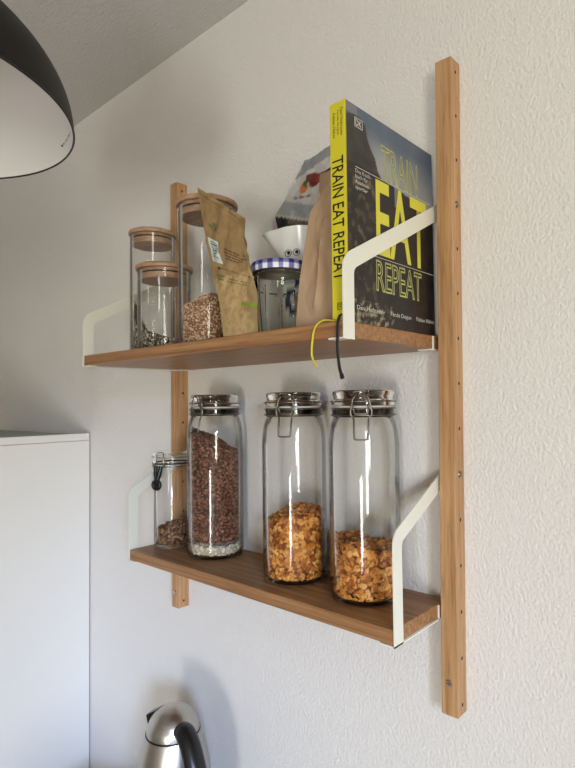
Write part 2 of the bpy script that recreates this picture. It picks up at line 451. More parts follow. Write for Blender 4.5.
# ------------------------------------------------------------------ swing-top glass jars
def arch(w, z0, z1, rad, front, k=5, pinch=0):
    # closed wire loop hanging on a cylinder: width w, from z0 up to z1
    pts = [(-w/2, z0+rad), (-w/2, (z0+z1)/2), (-w/2, z1-rad), (-w/2+rad, z1), (w/2-rad, z1), (w/2, z1-rad), (w/2, (z0+z1)/2), (w/2, z0+rad), (w/2-rad, z0), (-w/2+rad, z0)]
    return pts
def swing_jar(name, label, x, y, rz, group):
    t = thing(name, label, 'jar', (x, y, LZ+.0003), rz, group)
    out = [(0, .0015), (.044, .0), (.0505, .0), (.0535, .0025), (.0548, .0075), (.055, .014), (.055, .225), (.0545, .240), (.0525, .256), (.0495, .267), (.0468, .274), (.0462, .279),
           (.0475, .2805), (.0475, .2835), (.0462, .285), (.0462, .288)]
    inn = [(.042, .288), (.042, .279), (.0435, .272), (.0480, .2655), (.0510, .2555), (.0532, .2395), (.0540, .225), (.0540, .014), (.0536, .0095), (.0515, .0066), (.049, .0060), (0, .0060)]
    obj('glass_body', lathe(B(), out+inn, 72), M_glass, t, 60)
    lid = obj('glass_lid', lathe(B(), [(0, .3135), (.030, .3145), (.0455, .3145), (.0474, .3130), (.0474, .3065), (.0462, .3050), (.0462, .3010), (.0486, .2995), (.0488, .2955), (.0486, .2915),
                                       (.0400, .2912), (.0395, .2990), (.0375, .3030), (0, .3035)], 72), M_thickglass, t, 40)
    obj('neck_ring', lathe(B(), [(.0476, .2740), (.0486, .2760), (.0478, .2800), (.0486, .2840), (.0480, .2876), (.0465, .2876), (.0465, .2800), (.0471, .2740)], 72, True), M_thickglass, t, 60)
    obj('gasket', lathe(B(), [(.0415, .2882), (.0470, .2882), (.0472, .2908), (.0415, .2908)], 64, True), M_gasket, t, 40)
    w = B()
    ring = lambda r, z: [(r*math.cos(a*PI/24), r*math.sin(a*PI/24), z) for a in range(48)]
    tube(w, ring(.0500, .2975), .0013, 6, True); tube(w, ring(.0500, .2768), .0012, 6, True)
    tube(w, ring(.0497, .2866), .0009, 6, True)
    # upper hook over the lid and long pull loop below; front is -y
    a1 = [(-.0105, -.0498, .284), (-.0135, -.0512, .290), (-.0120, -.0520, .300), (-.0085, -.0515, .306), (-.0115, -.0490, .3095), (-.0070, -.0478, .3125), (.0070, -.0478, .3125),
          (.0115, -.0490, .3095), (.0085, -.0515, .306), (.0120, -.0520, .300), (.0135, -.0512, .290), (.0105, -.0498, .284), (.0090, -.0512, .2795), (-.0090, -.0512, .2795)]
    tube(w, spline(a1, 5, True), .0014, 6, True)
    a2 = [(-.0095, -.0535, .292), (-.0150, -.0525, .286), (-.0150, -.0520, .278), (-.0110, -.0525, .272), (-.0105, -.0560, .262), (-.0100, -.0590, .247), (-.0080, -.0600, .2425), (.0080, -.0600, .2425),
          (.0100, -.0590, .247), (.0105, -.0560, .262), (.0110, -.0525, .272), (.0150, -.0520, .278), (.0150, -.0525, .286), (.0095, -.0535, .292)]
    tube(w, spline(a2, 5), .0015, 6)
    obj('wire_clasp', w, M_wire, t, 180)
    hb = B()
    for s in (-.009, .009): tube(hb, [(s, .0485, .276), (s, .052, .285), (s, .0495, .297)], .0011, 6)
    obj('rear_hinge', hb, M_wire, t, 180)
    return t
GJ = 'tall swing-top glass jars on the lower board'
J2 = (-.4765, -.0585); J3 = (-.2530, -.0660); J4 = (-.1050, -.0655)
def facing(x, y, extra=0):  # local -y turned to look at the room side where the photo was taken
    return math.atan2(.395-x, -(-.751-y)) + extra
swing_jar('swing_top_jar', 'tall swing-top glass jar nearly full of brown crunchy granules', *J2, facing(*J2, -.72), GJ)
swing_jar('swing_top_jar', 'tall swing-top glass jar half full of cornflakes, middle of the three', *J3, facing(*J3, -.26), GJ)
swing_jar('swing_top_jar', 'tall swing-top glass jar one third full of cornflakes, nearest the right bracket', *J4, facing(*J4, -.06), GJ)

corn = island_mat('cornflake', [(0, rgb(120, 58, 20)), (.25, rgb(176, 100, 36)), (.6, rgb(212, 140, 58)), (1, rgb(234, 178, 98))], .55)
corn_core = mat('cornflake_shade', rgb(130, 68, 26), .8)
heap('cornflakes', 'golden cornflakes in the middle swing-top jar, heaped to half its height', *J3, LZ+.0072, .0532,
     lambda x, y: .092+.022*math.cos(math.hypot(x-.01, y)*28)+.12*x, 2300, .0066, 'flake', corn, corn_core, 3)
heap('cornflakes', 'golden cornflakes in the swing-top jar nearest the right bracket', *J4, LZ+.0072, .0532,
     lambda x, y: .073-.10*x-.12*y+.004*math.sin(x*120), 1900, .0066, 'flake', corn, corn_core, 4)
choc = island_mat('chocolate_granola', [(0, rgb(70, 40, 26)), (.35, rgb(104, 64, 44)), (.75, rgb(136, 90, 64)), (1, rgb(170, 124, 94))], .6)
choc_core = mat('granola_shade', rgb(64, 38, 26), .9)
oats = island_mat('oats', [(0, rgb(196, 178, 150)), (1, rgb(236, 224, 204))], .7)
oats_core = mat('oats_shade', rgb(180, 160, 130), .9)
def oat_top(x, y): return .017+.004*math.sin(x*90+1)+.08*x
heap('rolled_oats', 'pale rolled oats at the bottom of the jar of brown granules', *J2, LZ+.0072, .0532, oat_top, 700, .0042, 'flake', oats, oats_core, 5)
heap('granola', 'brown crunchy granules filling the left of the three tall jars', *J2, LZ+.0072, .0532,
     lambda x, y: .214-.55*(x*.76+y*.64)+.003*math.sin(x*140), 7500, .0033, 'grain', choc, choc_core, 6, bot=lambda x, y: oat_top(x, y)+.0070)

# ------------------------------------------------------------------ small clip-top canister (lower board, left)
J1 = (-.6050, -.0715)
t = thing('clip_top_canister', 'short clear canister with a black clip handle, left end of the lower board', 'jar', (J1[0], J1[1], LZ+.0003), facing(*J1, -.62))
obj('canister_body', lathe(B(), [(0, .0), (.034, 0), (.0370, .003), (.0375, .008), (.0375, .160), (.0395, .164), (.0395, .172), (.0365, .172), (.0357, .162), (.0357, .009), (.034, .005), (0, .005)], 64), M_plastic, t, 60)
obj('lid', lathe(B(), [(0, .1985), (.034, .1985), (.0400, .1965), (.0405, .190), (.0385, .188), (.0385, .1765), (.0355, .176), (.0350, .190), (0, .191)], 64), M_plastic, t, 50)
obj('seal', lathe(B(), [(.0360, .1725), (.0400, .1725), (.0400, .1755), (.0360, .1755)], 64, True), M_darkgasket, t, 50)
w = B()
tube(w, [(.0412*math.cos(a*PI/24), .0412*math.sin(a*PI/24), .1875) for a in range(48)], .0009, 6, True)
tube(w, [(.0408*math.cos(a*PI/24), .0408*math.sin(a*PI/24), .1685) for a in range(48)], .0011, 6, True)
tube(w, spline([(-.011, -.042, .168), (-.0115, -.045, .178), (-.010, -.043, .190), (-.006, -.0395, .1975), (.006, -.0395, .1975), (.010, -.043, .190), (.0115, -.045, .178), (.011, -.042, .168)], 5), .0011, 6)
obj('wire_clasp', w, M_steel, t, 180)
hd = B()
tube(hd, spline([(-.006, -.0465, .171), (-.005, -.049, .158), (-.002, -.051, .146), (0, -.052, .140)], 5), .0042, 8)
tube(hd, spline([(.006, -.0465, .171), (.005, -.049, .158), (.002, -.051, .146), (0, -.052, .140)], 5), .0042, 8)
tube(hd, [(.0085*math.cos(a*PI/10), -.0525, .1335+.0085*math.sin(a*PI/10)) for a in range(20)], .0036, 8, True)
lathe(hd, [(0, .002), (.006, .002), (.006, -.002), (0, -.002)], 20, off=(0, 0, 0))
for v in hd.verts[-42:]:
    c = v.co.copy()
    v.co = Vector((c.x, -.0525+c.z, .1345+c.y))
obj('clip_handle', hd, M_blackplastic, t, 60)
choc2 = island_mat('granola_clusters', [(0, rgb(74, 46, 32)), (.5, rgb(120, 84, 60)), (1, rgb(184, 146, 108))], .6)
heap('granola_clusters', 'brown granola clusters in the short clip-top canister', J1[0], J1[1], LZ+.0055, .0350,
     lambda x, y: .037+.35*(x*.7+y*.7)+.003*math.sin(x*200), 900, .0048, 'grain', choc2, choc_core, 8)

# ------------------------------------------------------------------ wooden-lidded glass canisters (upper board)
def canister(label, x, y, h, rl, group, rz):
    t = thing('glass_canister', label, 'jar', (x, y, UZ+.0003), rz, group)
    r = rl-(.0025 if rl < .05 else .0035)
    obj('glass_body', lathe(B(), [(0, 0), (r-.004, 0), (r-.001, .0015), (r, .005), (r, h-.0110), (r-.0006, h-.0100), (r-.0022, h-.0100), (r-.0026, h-.011), (r-.0026, .006), (r-.005, .0035), (0, .0035)], 72), M_borosil, t, 60)
    obj('wooden_lid', lathe(B(), [(0, h), (rl-.003, h), (rl-.0006, h-.0012), (rl, h-.0025), (rl, h-.0070), (rl-.0012, h-.0088), (r-.0036, h-.0092), (r-.0036, h-.0260), (r-.0050, h-.0280), (0, h-.0280)], 72), M_lid, t, 40)
    obj('sealing_ring', lathe(B(), [(r-.0035, h-.0175), (r-.0029, h-.0170), (r-.0028, h-.0160), (r-.0029, h-.0150), (r-.0035, h-.0145)], 64, True), M_darkgasket, t, 60)
    return t
GC = 'glass canisters with wooden lids'
CA = (-.5960, -.1220); CB = (-.5026, -.1563); CC = (-.3601, -.1655); RL = .0530
RA = .0480
canister('medium-tall glass canister with wooden lid, furthest left on the upper board', *CA, .8083-UZ, RA, GC, .3)
canister('short glass canister with wooden lid, front left of the upper board', *CB, .7144-UZ, RL, GC, .9)
canister('tallest glass canister with wooden lid, behind the kraft pouch', *CC, .8002-UZ, RL, GC, 0)
seedA = island_mat('mixed_seeds', [(0, rgb(40, 32, 28)), (.4, rgb(110, 86, 66)), (.7, rgb(196, 176, 146)), (1, rgb(232, 222, 204))], .5)
seedB = island_mat('chia_and_seeds', [(0, rgb(30, 26, 24)), (.35, rgb(80, 66, 54)), (.6, rgb(170, 150, 124)), (1, rgb(226, 216, 196))], .5)
buck = island_mat('buckwheat', [(0, rgb(120, 78, 56)), (.3, rgb(170, 132, 100)), (.7, rgb(214, 180, 142)), (1, rgb(238, 214, 180))], .5)
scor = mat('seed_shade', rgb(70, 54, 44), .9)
heap('mixed_seeds', 'mixed pale and dark seeds in the furthest left canister', CA[0], CA[1], UZ+.0042, RA-.0062, lambda x, y: max(.016, .034+.012*math.sin(x*90)-.3*(x*.76+y*.65)+.075*max(0, -(x*.76+y*.65)/.041)**3), 4200, .0022, 'grain', seedA, scor, 9)
heap('dark_seeds', 'dark and white seeds low in the short canister', CB[0], CB[1], UZ+.0042, RL-.0072, lambda x, y: .024-.10*x, 2600, .0022, 'grain', seedB, scor, 10)
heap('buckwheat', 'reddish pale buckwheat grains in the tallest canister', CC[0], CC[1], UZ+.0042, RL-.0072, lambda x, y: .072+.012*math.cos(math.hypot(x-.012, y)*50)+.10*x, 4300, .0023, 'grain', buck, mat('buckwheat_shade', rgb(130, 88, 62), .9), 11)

# ------------------------------------------------------------------ jam jar with gingham lid
JJ = (-.1705, -.1790)
t = thing('jam_jar', 'empty faceted jam jar with a blue and white gingham lid', 'jar', (JJ[0], JJ[1], UZ+.0003), facing(*JJ))
def facet(r, a, z):
    if not .006 < z < .072: return r
    k = 10; q = ((a+PI/k) % (2*PI/k))-PI/k
    edge = .072-.010*(abs(q)/(PI/k))**2
    if z > edge: return r
    ap = r*math.cos(PI/k)-.0006
    return ap/math.cos(q)-.0012 if abs(q) < PI/k*.84 else r
prof = [(0, .0), (.030, 0), (.0345, .002), (.0362, .006), (.0365, .0065)]+[(.0368+.0012*i/22, .008+.064*i/22) for i in range(23)]+[(.0392, .078), (.0396, .083), (.0388, .088), (.0378, .091)]
inn = [(.0345, .091), (.0348, .088), (.036, .083), (.0345, .072), (.0335, .008), (.031, .005), (0, .005)]
obj('glass_body', lathe(B(), prof+inn, 144, rf=facet), thin_glass('pressed_glass', tint=(.955,.965,.945), edge=(.42,.43,.42), spec=1.0), t, 35)
lp = [(0, .1075)]+[(.0405*i/14, .1075) for i in range(1, 15)]+[(.0422, .1066), (.0428, .105)]+[(.0430, .105-.010*i/6) for i in range(1, 7)]+[(.0425, .0935), (.0400, .0935), (.0400, .104), (0, .104)]
lo = obj('gingham_lid', lathe(B(), lp, 200), vcol_mat('gingham_lid_print', .35), t, 50)
def gingham(co):
    r = math.hypot(co.x, co.y); c = .0078
    if co.z < .1045 and r < .0405: return rgb(120, 112, 96)
    a = math.atan2(co.y, co.x)
    if r < .041: i, j = co.x/c, co.y/c
    else: i, j = a*.043/c, (co.z-.0925)/c
    k = (math.floor(i) % 2)+(math.floor(j) % 2)
    return [rgb(232, 232, 238), rgb(120, 120, 172), rgb(44, 42, 104)][k]
paint(lo, gingham)

# ------------------------------------------------------------------ white jug with a drawn face
JU = (-.2000, -.0950)
t = thing('jug', 'white jug with a small drawn face and a spout, behind the gingham-lidded jar', 'jug', (JU[0], JU[1], UZ+.0003))
M_jug = vcol_mat('glazed_white_ceramic', .18)
SP = math.atan2(-.645, -.764)
def spout(r, a, z):
    d = (a-SP+PI) % (2*PI)-PI
    if z > .140:
        k = min(1, (z-.140)/.038); return r+.018*k*math.exp(-(d/.38)**2)
    return r
jp = [(0, 0), (.030, 0), (.033, .002)]+[(.034+.004*i/12, .004+.126*i/12) for i in range(13)]+[(.038+.011*((i/12)**1.3), .130+.048*i/12) for i in range(1, 13)]
ji = [(.0465, .178), (.043, .164), (.0355, .132), (.031, .006), (0, .005)]
ju = obj('jug_body', lathe(B(), jp+ji, 96, rf=spout), M_jug, t, 50)
F0 = facing(*JU)
fd = Vector((math.sin(F0), -math.cos(F0), 0)); fu = Vector((math.cos(F0), math.sin(F0), 0))
def jugp(co):
    q = Vector((co.x, co.y, 0)); s = q.dot(fu); f = q.dot(fd)
    if f > 0:
        d = math.hypot(s+.004, (co.z-.064))
        if d < .011: return rgb(176, 74, 62)
        if d < .017: return rgb(228, 226, 226)
        if d < .026: return rgb(42, 48, 96)
        if .092 < co.z < .100: return rgb(56, 62, 118)
    return rgb(232, 230, 224)
paint(ju, jugp)
ey = B()
def ring_on_jug(b, s, z, r, w):
    R = .0388+max(0, z-.130)*.2; pts = []
    for i in range(20):
        a = 2*PI*i/20; ss = s+r*math.cos(a); zz = z+r*math.sin(a)
        pts.append(fu*ss+fd*math.sqrt(max(1e-6, R*R-ss*ss))+Vector((0, 0, zz)))
    tube(b, pts, w, 5, True)
for s in (-.0235, -.0105):
    ring_on_jug(ey, s, .1385, .0052, .0005); ring_on_jug(ey, s+.0006, .1390, .0014, .0014)
obj('drawn_eyes', ey, M_blackplastic, t)

# ------------------------------------------------------------------ soft packs: surface between two edge curves
def edge(pts):
    sp = [Vector((a, b, 0)) for a, b in pts]
    L = [0]
    for a, b in zip(sp, sp[1:]): L.append(L[-1]+(b-a).length)
    def f(t):
        d = t*L[-1]
        for i in range(len(sp)-1):
            if d <= L[i+1] or i == len(sp)-2:
                k = (d-L[i])/(L[i+1]-L[i]); p = sp[i].lerp(sp[i+1], k); return p.x, p.y
    return f
def pouch(name, Lp, Rp, yfun, thick, m, parent, ns=36, nt=72, col=None, crumple=.0012, seed=0.0, square=.5):
    L, R = edge(Lp), edge(Rp)
    def surf(s, t, side):
        lx, lz = L(t); rx, rz = R(t); x = lx+(rx-lx)*s; z = lz+(rz-lz)*s
        prof = max(0, 1-(2*s-1)**4)**square
        th = thick(s, t)*prof
        n = crumple*fbm(x*38+seed, z*38, side*3.1)*min(1, prof*2)*min(1, 2.5*t)
        y = yfun(s, t)+(0 if side < 0 else th)+ (n if side < 0 else n)
        if side < 0: y -= 0
        return Vector((x, y, z))
    V = []; F = []
    for side in (-1, 1):
        for j in range(nt+1):
            for i in range(ns+1): V.append(surf(i/ns, j/nt, side))
    N = (ns+1)*(nt+1)
    for q, side in enumerate((-1, 1)):
        for j in range(nt):
            for i in range(ns):
                a = q*N+j*(ns+1)+i; f = (a, a+1, a+ns+2, a+ns+1)
                F.append(f if side < 0 else tuple(reversed(f)))
    for i in range(ns): F.append((i+1, i, N+i, N+i+1)); F.append((N-ns-1+i, N-ns+i, 2*N-ns+i, 2*N-ns-1+i))
    for j in range(nt):
        a, b = j*(ns+1), (j+1)*(ns+1); F.append((a, b, N+b, N+a)); F.append((b+ns, a+ns, N+a+ns, N+b+ns))
    o = obj(name, ([tuple(v) for v in V], F), m, parent, 50)
    if col: paint(o, col)
    return o, surf
def decal(name, surf, s0, s1, t0, t1, m, parent, lift=.0005, n=10):
    V = []; F = []
    for j in range(n+1):
        for i in range(n+1):
            p = surf(s0+(s1-s0)*i/n, t0+(t1-t0)*j/n, -1); V.append((p.x, p.y-lift, p.z))
    for j in range(n):
        for i in range(n): a = j*(n+1)+i; F.append((a, a+1, a+n+2, a+n+1))
    return obj(name, (V, F), m, parent)
def decal_many(name, surf, rects, m, parent, lift=.0007):
    V = []; F = []
    for (s0, s1, t0, t1) in rects:
        base = len(V); n = 3
        for j in range(2):
            for i in range(n+1):
                p = surf(s0+(s1-s0)*i/n, t0+(t1-t0)*j, -1); V.append((p.x, p.y-lift, p.z))
        for i in range(n): F.append((base+i, base+i+1, base+n+2+i, base+n+1+i))
    return obj(name, (V, F), m, parent)

# kraft stand-up pouch leaning in front of the tall canister
t = thing('kraft_pouch', 'kraft paper pouch with barcode label and green print, leaning left at the shelf front', 'pouch', (0, 0, 0))
kb = rgb(168, 140, 98)
def kraft_col(co):
    n = .5+.5*fbm(co.x*30, co.z*30)
    c = mixc(rgb(160, 132, 92), rgb(142, 114, 76), n)
    w = .64+ .35*(co.x+.23)                # clear window low on the pouch shows pale flakes
    if co.z < .640 and co.x < -.176+.05*fbm(co.z*20, 1):
        f = fbm(co.x*120, co.z*120, 2)
        c = mixc(c, rgb(192, 162, 114), .75 if f > -.1 else .35)
    if co.z < .64 and co.x >= -.176: c = mixc(c, rgb(146, 128, 84), .5)
    return c
KL = [(-.2290, UZ), (-.2415, .607), (-.2588, .648), (-.2830, .725), (-.3030, .7950)]
KR = [(-.1560, UZ), (-.1600, .607), (-.1790, .652), (-.1910, .690), (-.1905, .7180)]
kf, ks = pouch('pouch_body', KL, KR, lambda s, t_: -.2385+.010*t_-.004*math.sin(PI*s)*(1-t_), lambda s, t_: .004+.028*(1-.8*s)*max(0, 1-t_*1.25)**.8, vcol_mat('kraft_print', .62, .3, bump=.5, bscale=60), t, col=kraft_col, crumple=.0055)
decal('barcode_label', ks, .10, .34, .50, .665, mat('label_paper', rgb(196, 206, 200), .6), t)
bars = []
rb = random.Random(4); p = .512
while p < .652:
    w_ = rb.choice((.003, .005, .009)); bars.append((.15, .29, p, p+w_)); p += w_+rb.choice((.004, .007))
decal_many('barcode', ks, bars, mat('barcode_ink', rgb(52, 66, 66), .6), t)
ink = mat('brown_ink', rgb(66, 42, 34), .6)
rows = []
for i, tt in enumerate((.632, .606, .580, .556)):
    p = .46
    while p < (.78, .84, .80, .70)[i]: w_ = rb.uniform(.03, .07); rows.append((p, p+w_, tt, tt+.009)); p += w_+.012
rows += [(.86, .92, .645, .653), (.90, .96, .622, .630)]
rows += [(.24, .30, .452, .470), (.90, .94, .452, .468)] + [(.32+.02*i, .333+.02*i, .462, .467) for i in range(26)]
decal_many('small_print', ks, rows, ink, t)
g = mat('green_ink', rgb(92, 112, 62), .6)
rows = [(.18, .34, .395, .415), (.16, .30, .372, .390), (.16, .36, .755, .775), (.2, .42, .735, .75), (.25, .36, .78, .80)] + [(.42+.07*i, .47+.07*i, .392+.002*(i % 2), .402) for i in range(6)] + [(.36+.07*i, .41+.07*i, .370, .379) for i in range(7)]
decal_many('green_print', ks, rows, mat('olive_ink', rgb(110, 108, 66), .6), t)
decal_many('green_stripe', ks, [(.62, 1.0, .205, .232)], mat('leaf_green_ink', rgb(128, 142, 42), .6), t)
cl = B(); 
for s, z in ((0, 1),): pass
decal_many('sealed_seam', ks, [(0.0, 1.0, .965, .972), (0.0, 1.0, .93, .934)], mat('kraft_seam', rgb(132, 104, 70), .6), t)

# folded brown paper bag beside the book
t = thing('paper_bag', 'open brown paper bag standing between the gingham-lidded jar and the book', 'bag', (0, 0, 0))
def bagcol(c0, c1):
    m = mat('brown_paper', c0, .75, spec=.2)
    n = nd(m, 'ShaderNodeTexNoise', Scale=25.0, Detail=5.0); lk(m, coords(m, (1,1,.35)), n.inputs['Vector'])
    lk(m, ramp(m, n.outputs['Fac'], [(.3, c1), (.7, c0)]), bsdf(m).inputs['Base Color'])
    v2 = nd(m, 'ShaderNodeTexVoronoi', Scale=34.0, feature='DISTANCE_TO_EDGE'); lk(m, coords(m, (1, 1, .45)), v2.inputs['Vector'])
    ad = nd(m, 'ShaderNodeMath', operation='MULTIPLY_ADD'); lk(m, v2.outputs['Distance'], ad.inputs[0]); ad.inputs[1].default_value = .9; lk(m, n.outputs['Fac'], ad.inputs[2])
    b = nd(m, 'ShaderNodeBump', Strength=.55, Distance=.006); lk(m, ad.outputs[0], b.inputs['Height']); lk(m, b.outputs['Normal'], bsdf(m).inputs['Normal'])
    return m
M_paper = bagcol(rgb(186, 158, 130), rgb(168, 138, 108))
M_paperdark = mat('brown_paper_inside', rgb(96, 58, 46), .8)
def bag_shell():
    V = []; F = []; nt = 40; NS = 14
    # loop corners (front-left, front-right, back-right, back-left) with side gussets
    def corner(t_):
        z = t_
        fl = edge([(-.1180, UZ), (-.1120, .614), (-.1040, .671), (-.0985, .717), (-.0600, .7680)])(z)
        fr = edge([(-.0310, UZ), (-.0315, .62), (-.0320, .70), (-.0330, .75), (-.0350, .7700)])(z)
        bl = edge([(-.1180, UZ), (-.1130, .64), (-.1100, .72), (-.1230, .765), (-.1180, .7900)])(z)
        br = edge([(-.0330, UZ), (-.0335, .64), (-.0335, .72), (-.0340, .765), (-.0350, .8050)])(z)
        k = z
        yf, yb = -.2030+.022*k*k, -.1290-.018*k*k
        g = .014*math.sin(PI*min(1, k*1.1))
        ym = (yf+yb)/2
        P = [Vector((fl[0], yf, fl[1])), Vector((fr[0], yf, fr[1])), Vector((fr[0]-g*.4, ym, (fr[1]+br[1])/2)), Vector((br[0], yb, br[1])), Vector((bl[0], yb, bl[1])), Vector((fl[0]+g, ym, (fl[1]+bl[1])/2))]
        return P
    loops = []
    for j in range(nt+1):
        P = corner(j/nt); row = []
        for a in range(6):
            p, q = P[a], P[(a+1) % 6]
            for i in range(NS):
                v = p.lerp(q, i/NS)
                n = fbm(v.x*45+a*7, v.z*22, v.y*30)*.0055*min(1, 3*j/nt)*math.sin(PI*i/NS)
                crease = -.0035*math.exp(-((i/NS-.42)/.05)**2)*(1 if .12 < j/nt < .68 and a == 0 else 0)
                v = v+Vector((0, n+crease, 0)) if a in (0, 3) else v+Vector((n if a < 3 else n, 0, 0))
                row.append(v)
        loops.append(row)
    m = 6*NS
    for r in loops: V += [tuple(v) for v in r]
    for j in range(nt):
        for i in range(m): F.append((j*m+i, j*m+(i+1) % m, (j+1)*m+(i+1) % m, (j+1)*m+i))
    F.append(tuple(reversed(range(m))))
    return V, F
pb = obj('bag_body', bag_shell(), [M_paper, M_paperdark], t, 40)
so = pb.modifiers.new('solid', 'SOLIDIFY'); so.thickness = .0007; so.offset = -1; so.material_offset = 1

# ------------------------------------------------------------------ foil pouch behind the jug
t = thing('foil_pouch', 'silver foil pouch with printed fruit, flopped over behind the white jug', 'pouch', (0, 0, 0))
def foil_col(co):
    x, z = co.x, co.z
    silver = rgb(150, 152, 156); white = rgb(206, 202, 198)
    q = z+.35*(x+.31)
    if z > .868+.22*(x+.22): c = silver
    elif q > .829: c = white
    elif q > .803: c = rgb(156, 160, 166)
    elif q > .798: c = rgb(196, 190, 180)
    elif q > .788 and x > -.29: c = rgb(112, 98, 84)
    else: c = rgb(30, 32, 36)
    for fx, fz, r, cc in ((-.2230, .8440, .0130, rgb(120, 34, 28)), (-.2350, .8500, .008, rgb(96, 60, 40)), (-.2490, .8350, .0095, rgb(206, 122, 50)), (-.2440, .8420, .005, rgb(92, 100, 40)), (-.2080, .8430, .009, rgb(140, 50, 40))):
        if math.hypot(x-fx, z-fz) < r: c = cc
    if 0 < z-.818+.1*(x+.25) < .004 and -.275 < x < -.235 and int(x*900) % 3: c = rgb(120, 60, 50)
    return c
pouch('pouch_body', [(-.2250, UZ), (-.2270, .70), (-.2500, .735), (-.3160, .7730), (-.3240, .8040), (-.2880, .8350), (-.2600, .868), (-.2460, .8830)],
      [(-.1350, UZ), (-.1350, .65), (-.1360, .70), (-.1400, .76), (-.1480, .82), (-.1560, .86), (-.1640, .8950)],
      lambda s, q: -.0330-.003*math.sin(PI*s)*math.sin(PI*q)-.010*max(0, q-.45), lambda s, q: .005+.014*math.sin(PI*min(1, q*.9)), vcol_mat('foil_print', .34, .6, .25, bump=.5, bscale=45), t, ns=60, nt=110, col=foil_col, crumple=.0045, seed=4.2)

# ------------------------------------------------------------------ cookbook
BK = (-.0050, -.2308, UZ+.0003); BD, BH, BT = .2094, .2748, .0245
t = thing('cookbook', 'yellow-spined cookbook with a dark mountain cover, upright at the right end', 'book', BK, -.0138)
M_yellow = mat('yellow_spine_print', rgb(214, 200, 46), .45)
b = B(); box(b, -BT, 0, 0, .0030, 0, BH, .0008); obj('spine', b, M_yellow, t)
ny, nz = 150, 190
V = []; F = []
for j in range(nz+1):
    for i in range(ny+1): V.append((0, .0005+(BD-.0005)*i/ny, BH*j/nz))
for j in range(nz):
    for i in range(ny): a = j*(ny+1)+i; F.append((a, a+1, a+ny+2, a+ny+1))
N = len(V)
V += [(-.0025, y, z) for (_, y, z) in V]
F += [tuple(N+k for k in reversed(f)) for f in F]
rim = [i for i in range(ny+1)]+[j*(ny+1)+ny for j in range(1, nz+1)]+[nz*(ny+1)+i for i in range(ny-1, -1, -1)]+[j*(ny+1) for j in range(nz-1, 0, -1)]
for a, c in zip(rim, rim[1:]+rim[:1]): F.append((c, a, N+a, N+c))
cover = obj('front_cover', (V, F), vcol_mat('cover_print', .38, .4), t)
sil = [(0, .258), (.004, .2583), (.016, .262), (.030, .2625), (.0415, .2567), (.0455, .2412), (.054, .2285), (.0628, .2183), (.0671, .2064), (.0762, .1975), (.10, .1965), (.12, .1935), (.16, .1900), (.2194, .1800)]
def sh(u):
    for (a, b_), (c, d) in zip(sil, sil[1:]):
        if a <= u <= c: return b_+(d-b_)*(u-a)/(c-a)
    return .18
def cover_col(co):
    u, v = co.y, co.z
    if co.x < -.001: return rgb(30, 28, 28)
    if u < .0012: return rgb(190, 178, 48)
    n = fbm(u*60, v*60); n2 = fbm(u*22+5, v*30)
    h = sh(u)+.0012*n
    if v > h:
        k = (v-.18)/(BH-.18)
        c = mixc(rgb(140, 142, 140), rgb(84, 96, 112), k*1.5-.2)
        c = mixc(c, rgb(176, 172, 170), .5*math.exp(-((u-.085)/.035)**2-((v-.215)/.03)**2)+.12*n2)
        if u < .025 and v > .262: c = mixc(c, rgb(132, 124, 128), .6)
        return c
    base = mixc(rgb(44, 42, 40), rgb(60, 56, 52), .5+.8*n) if v > .20 else mixc(rgb(26, 23, 22), rgb(40, 34, 30), .5+n)
    if v < .19 and u < .075:
        f = fbm(u*95, v*75, 3); g_ = fbm(u*30, v*26, 9)
        e = math.exp(-((u-.035)/.035)**2)
        if f > .12: base = mixc(base, rgb(128, 104, 78), min(.6, (f-.12)*2)*e*(.4+.8*max(0, g_+.3)))
    if v < .18 and .055 < u < .072 and .125 < v < .155: base = mixc(base, rgb(122, 82, 60), .5*max(0, n+.5))
    if abs(u-.114) < .007 and .168 < v < .197: base = mixc(base, rgb(136, 132, 142), .7)
    if v < .03 and u < .1:
        f = fbm(u*120, v*120, 8)
        if f > .1: base = mixc(base, rgb(150, 134, 104), min(1, f*2))
    return base
paint(cover, cover_col)
obj('back_cover', box(B(), -BT, -BT+.0025, .0025, BD, 0, BH, .0004), M_yellow, t)
obj('pages', box(B(), -BT+.0026, -.0026, .0031, BD-.003, .003, BH-.003), mat('page_edges', rgb(206, 200, 186), .8), t)
M_wprint = mat('white_print', rgb(206, 202, 190), .5); M_yprint = mat('yellow_print', rgb(214, 204, 66), .5); M_pale = mat('pale_yellow_print', rgb(190, 188, 118), .5)
M_ink = mat('black_print', rgb(26, 24, 20), .5)
def cf(u, v): return ((0, u, v), (0, 1, 0), (0, 0, 1))
lettering('title_train', 'TRAIN', .092, .0475, cf(.0755, .1975), M_pale, t, outline=.022)
lettering('title_eat', 'EAT', .128, .1000, cf(.0620, .0945), M_yprint, t, bold=.012)
lettering('title_repeat', 'REPEAT', .113, .0415, cf(.0605, .0460), M_pale, t, outline=.022)
lettering('subtitle', 'Das Koch-\nbuch f\u00fcr\nAusdauer-\nsportler', .034, .0270, cf(.0185, .1672), M_wprint, t)
lettering('author_names', 'Dani Hofstetter     Fende Dogun     Fabian H\u00e4hni', .187, .0075, cf(.0185, .0150), M_wprint, t)
obj('printed_rule', box(B(), .0001, .0003, .0187, .2014, .1962, .1969), M_wprint, t)
obj('printed_rule', box(B(), .0001, .0003, .0568, .2092, .0903, .0910), M_wprint, t)
lg = B()
for (a, b_, c, d) in ((.0190, .0355, .2475, .2483), (.0190, .0355, .2592, .2600), (.0190, .0198, .2475, .2600), (.0347, .0355, .2475, .2600)): box(lg, .0001, .0003, a, b_, c, d)
lgo = obj('publisher_mark', lg, M_wprint, t)
lettering('publisher_letters', 'DK', .0125, .0085, cf(.0210, .2495), M_wprint, lgo, bold=.01)
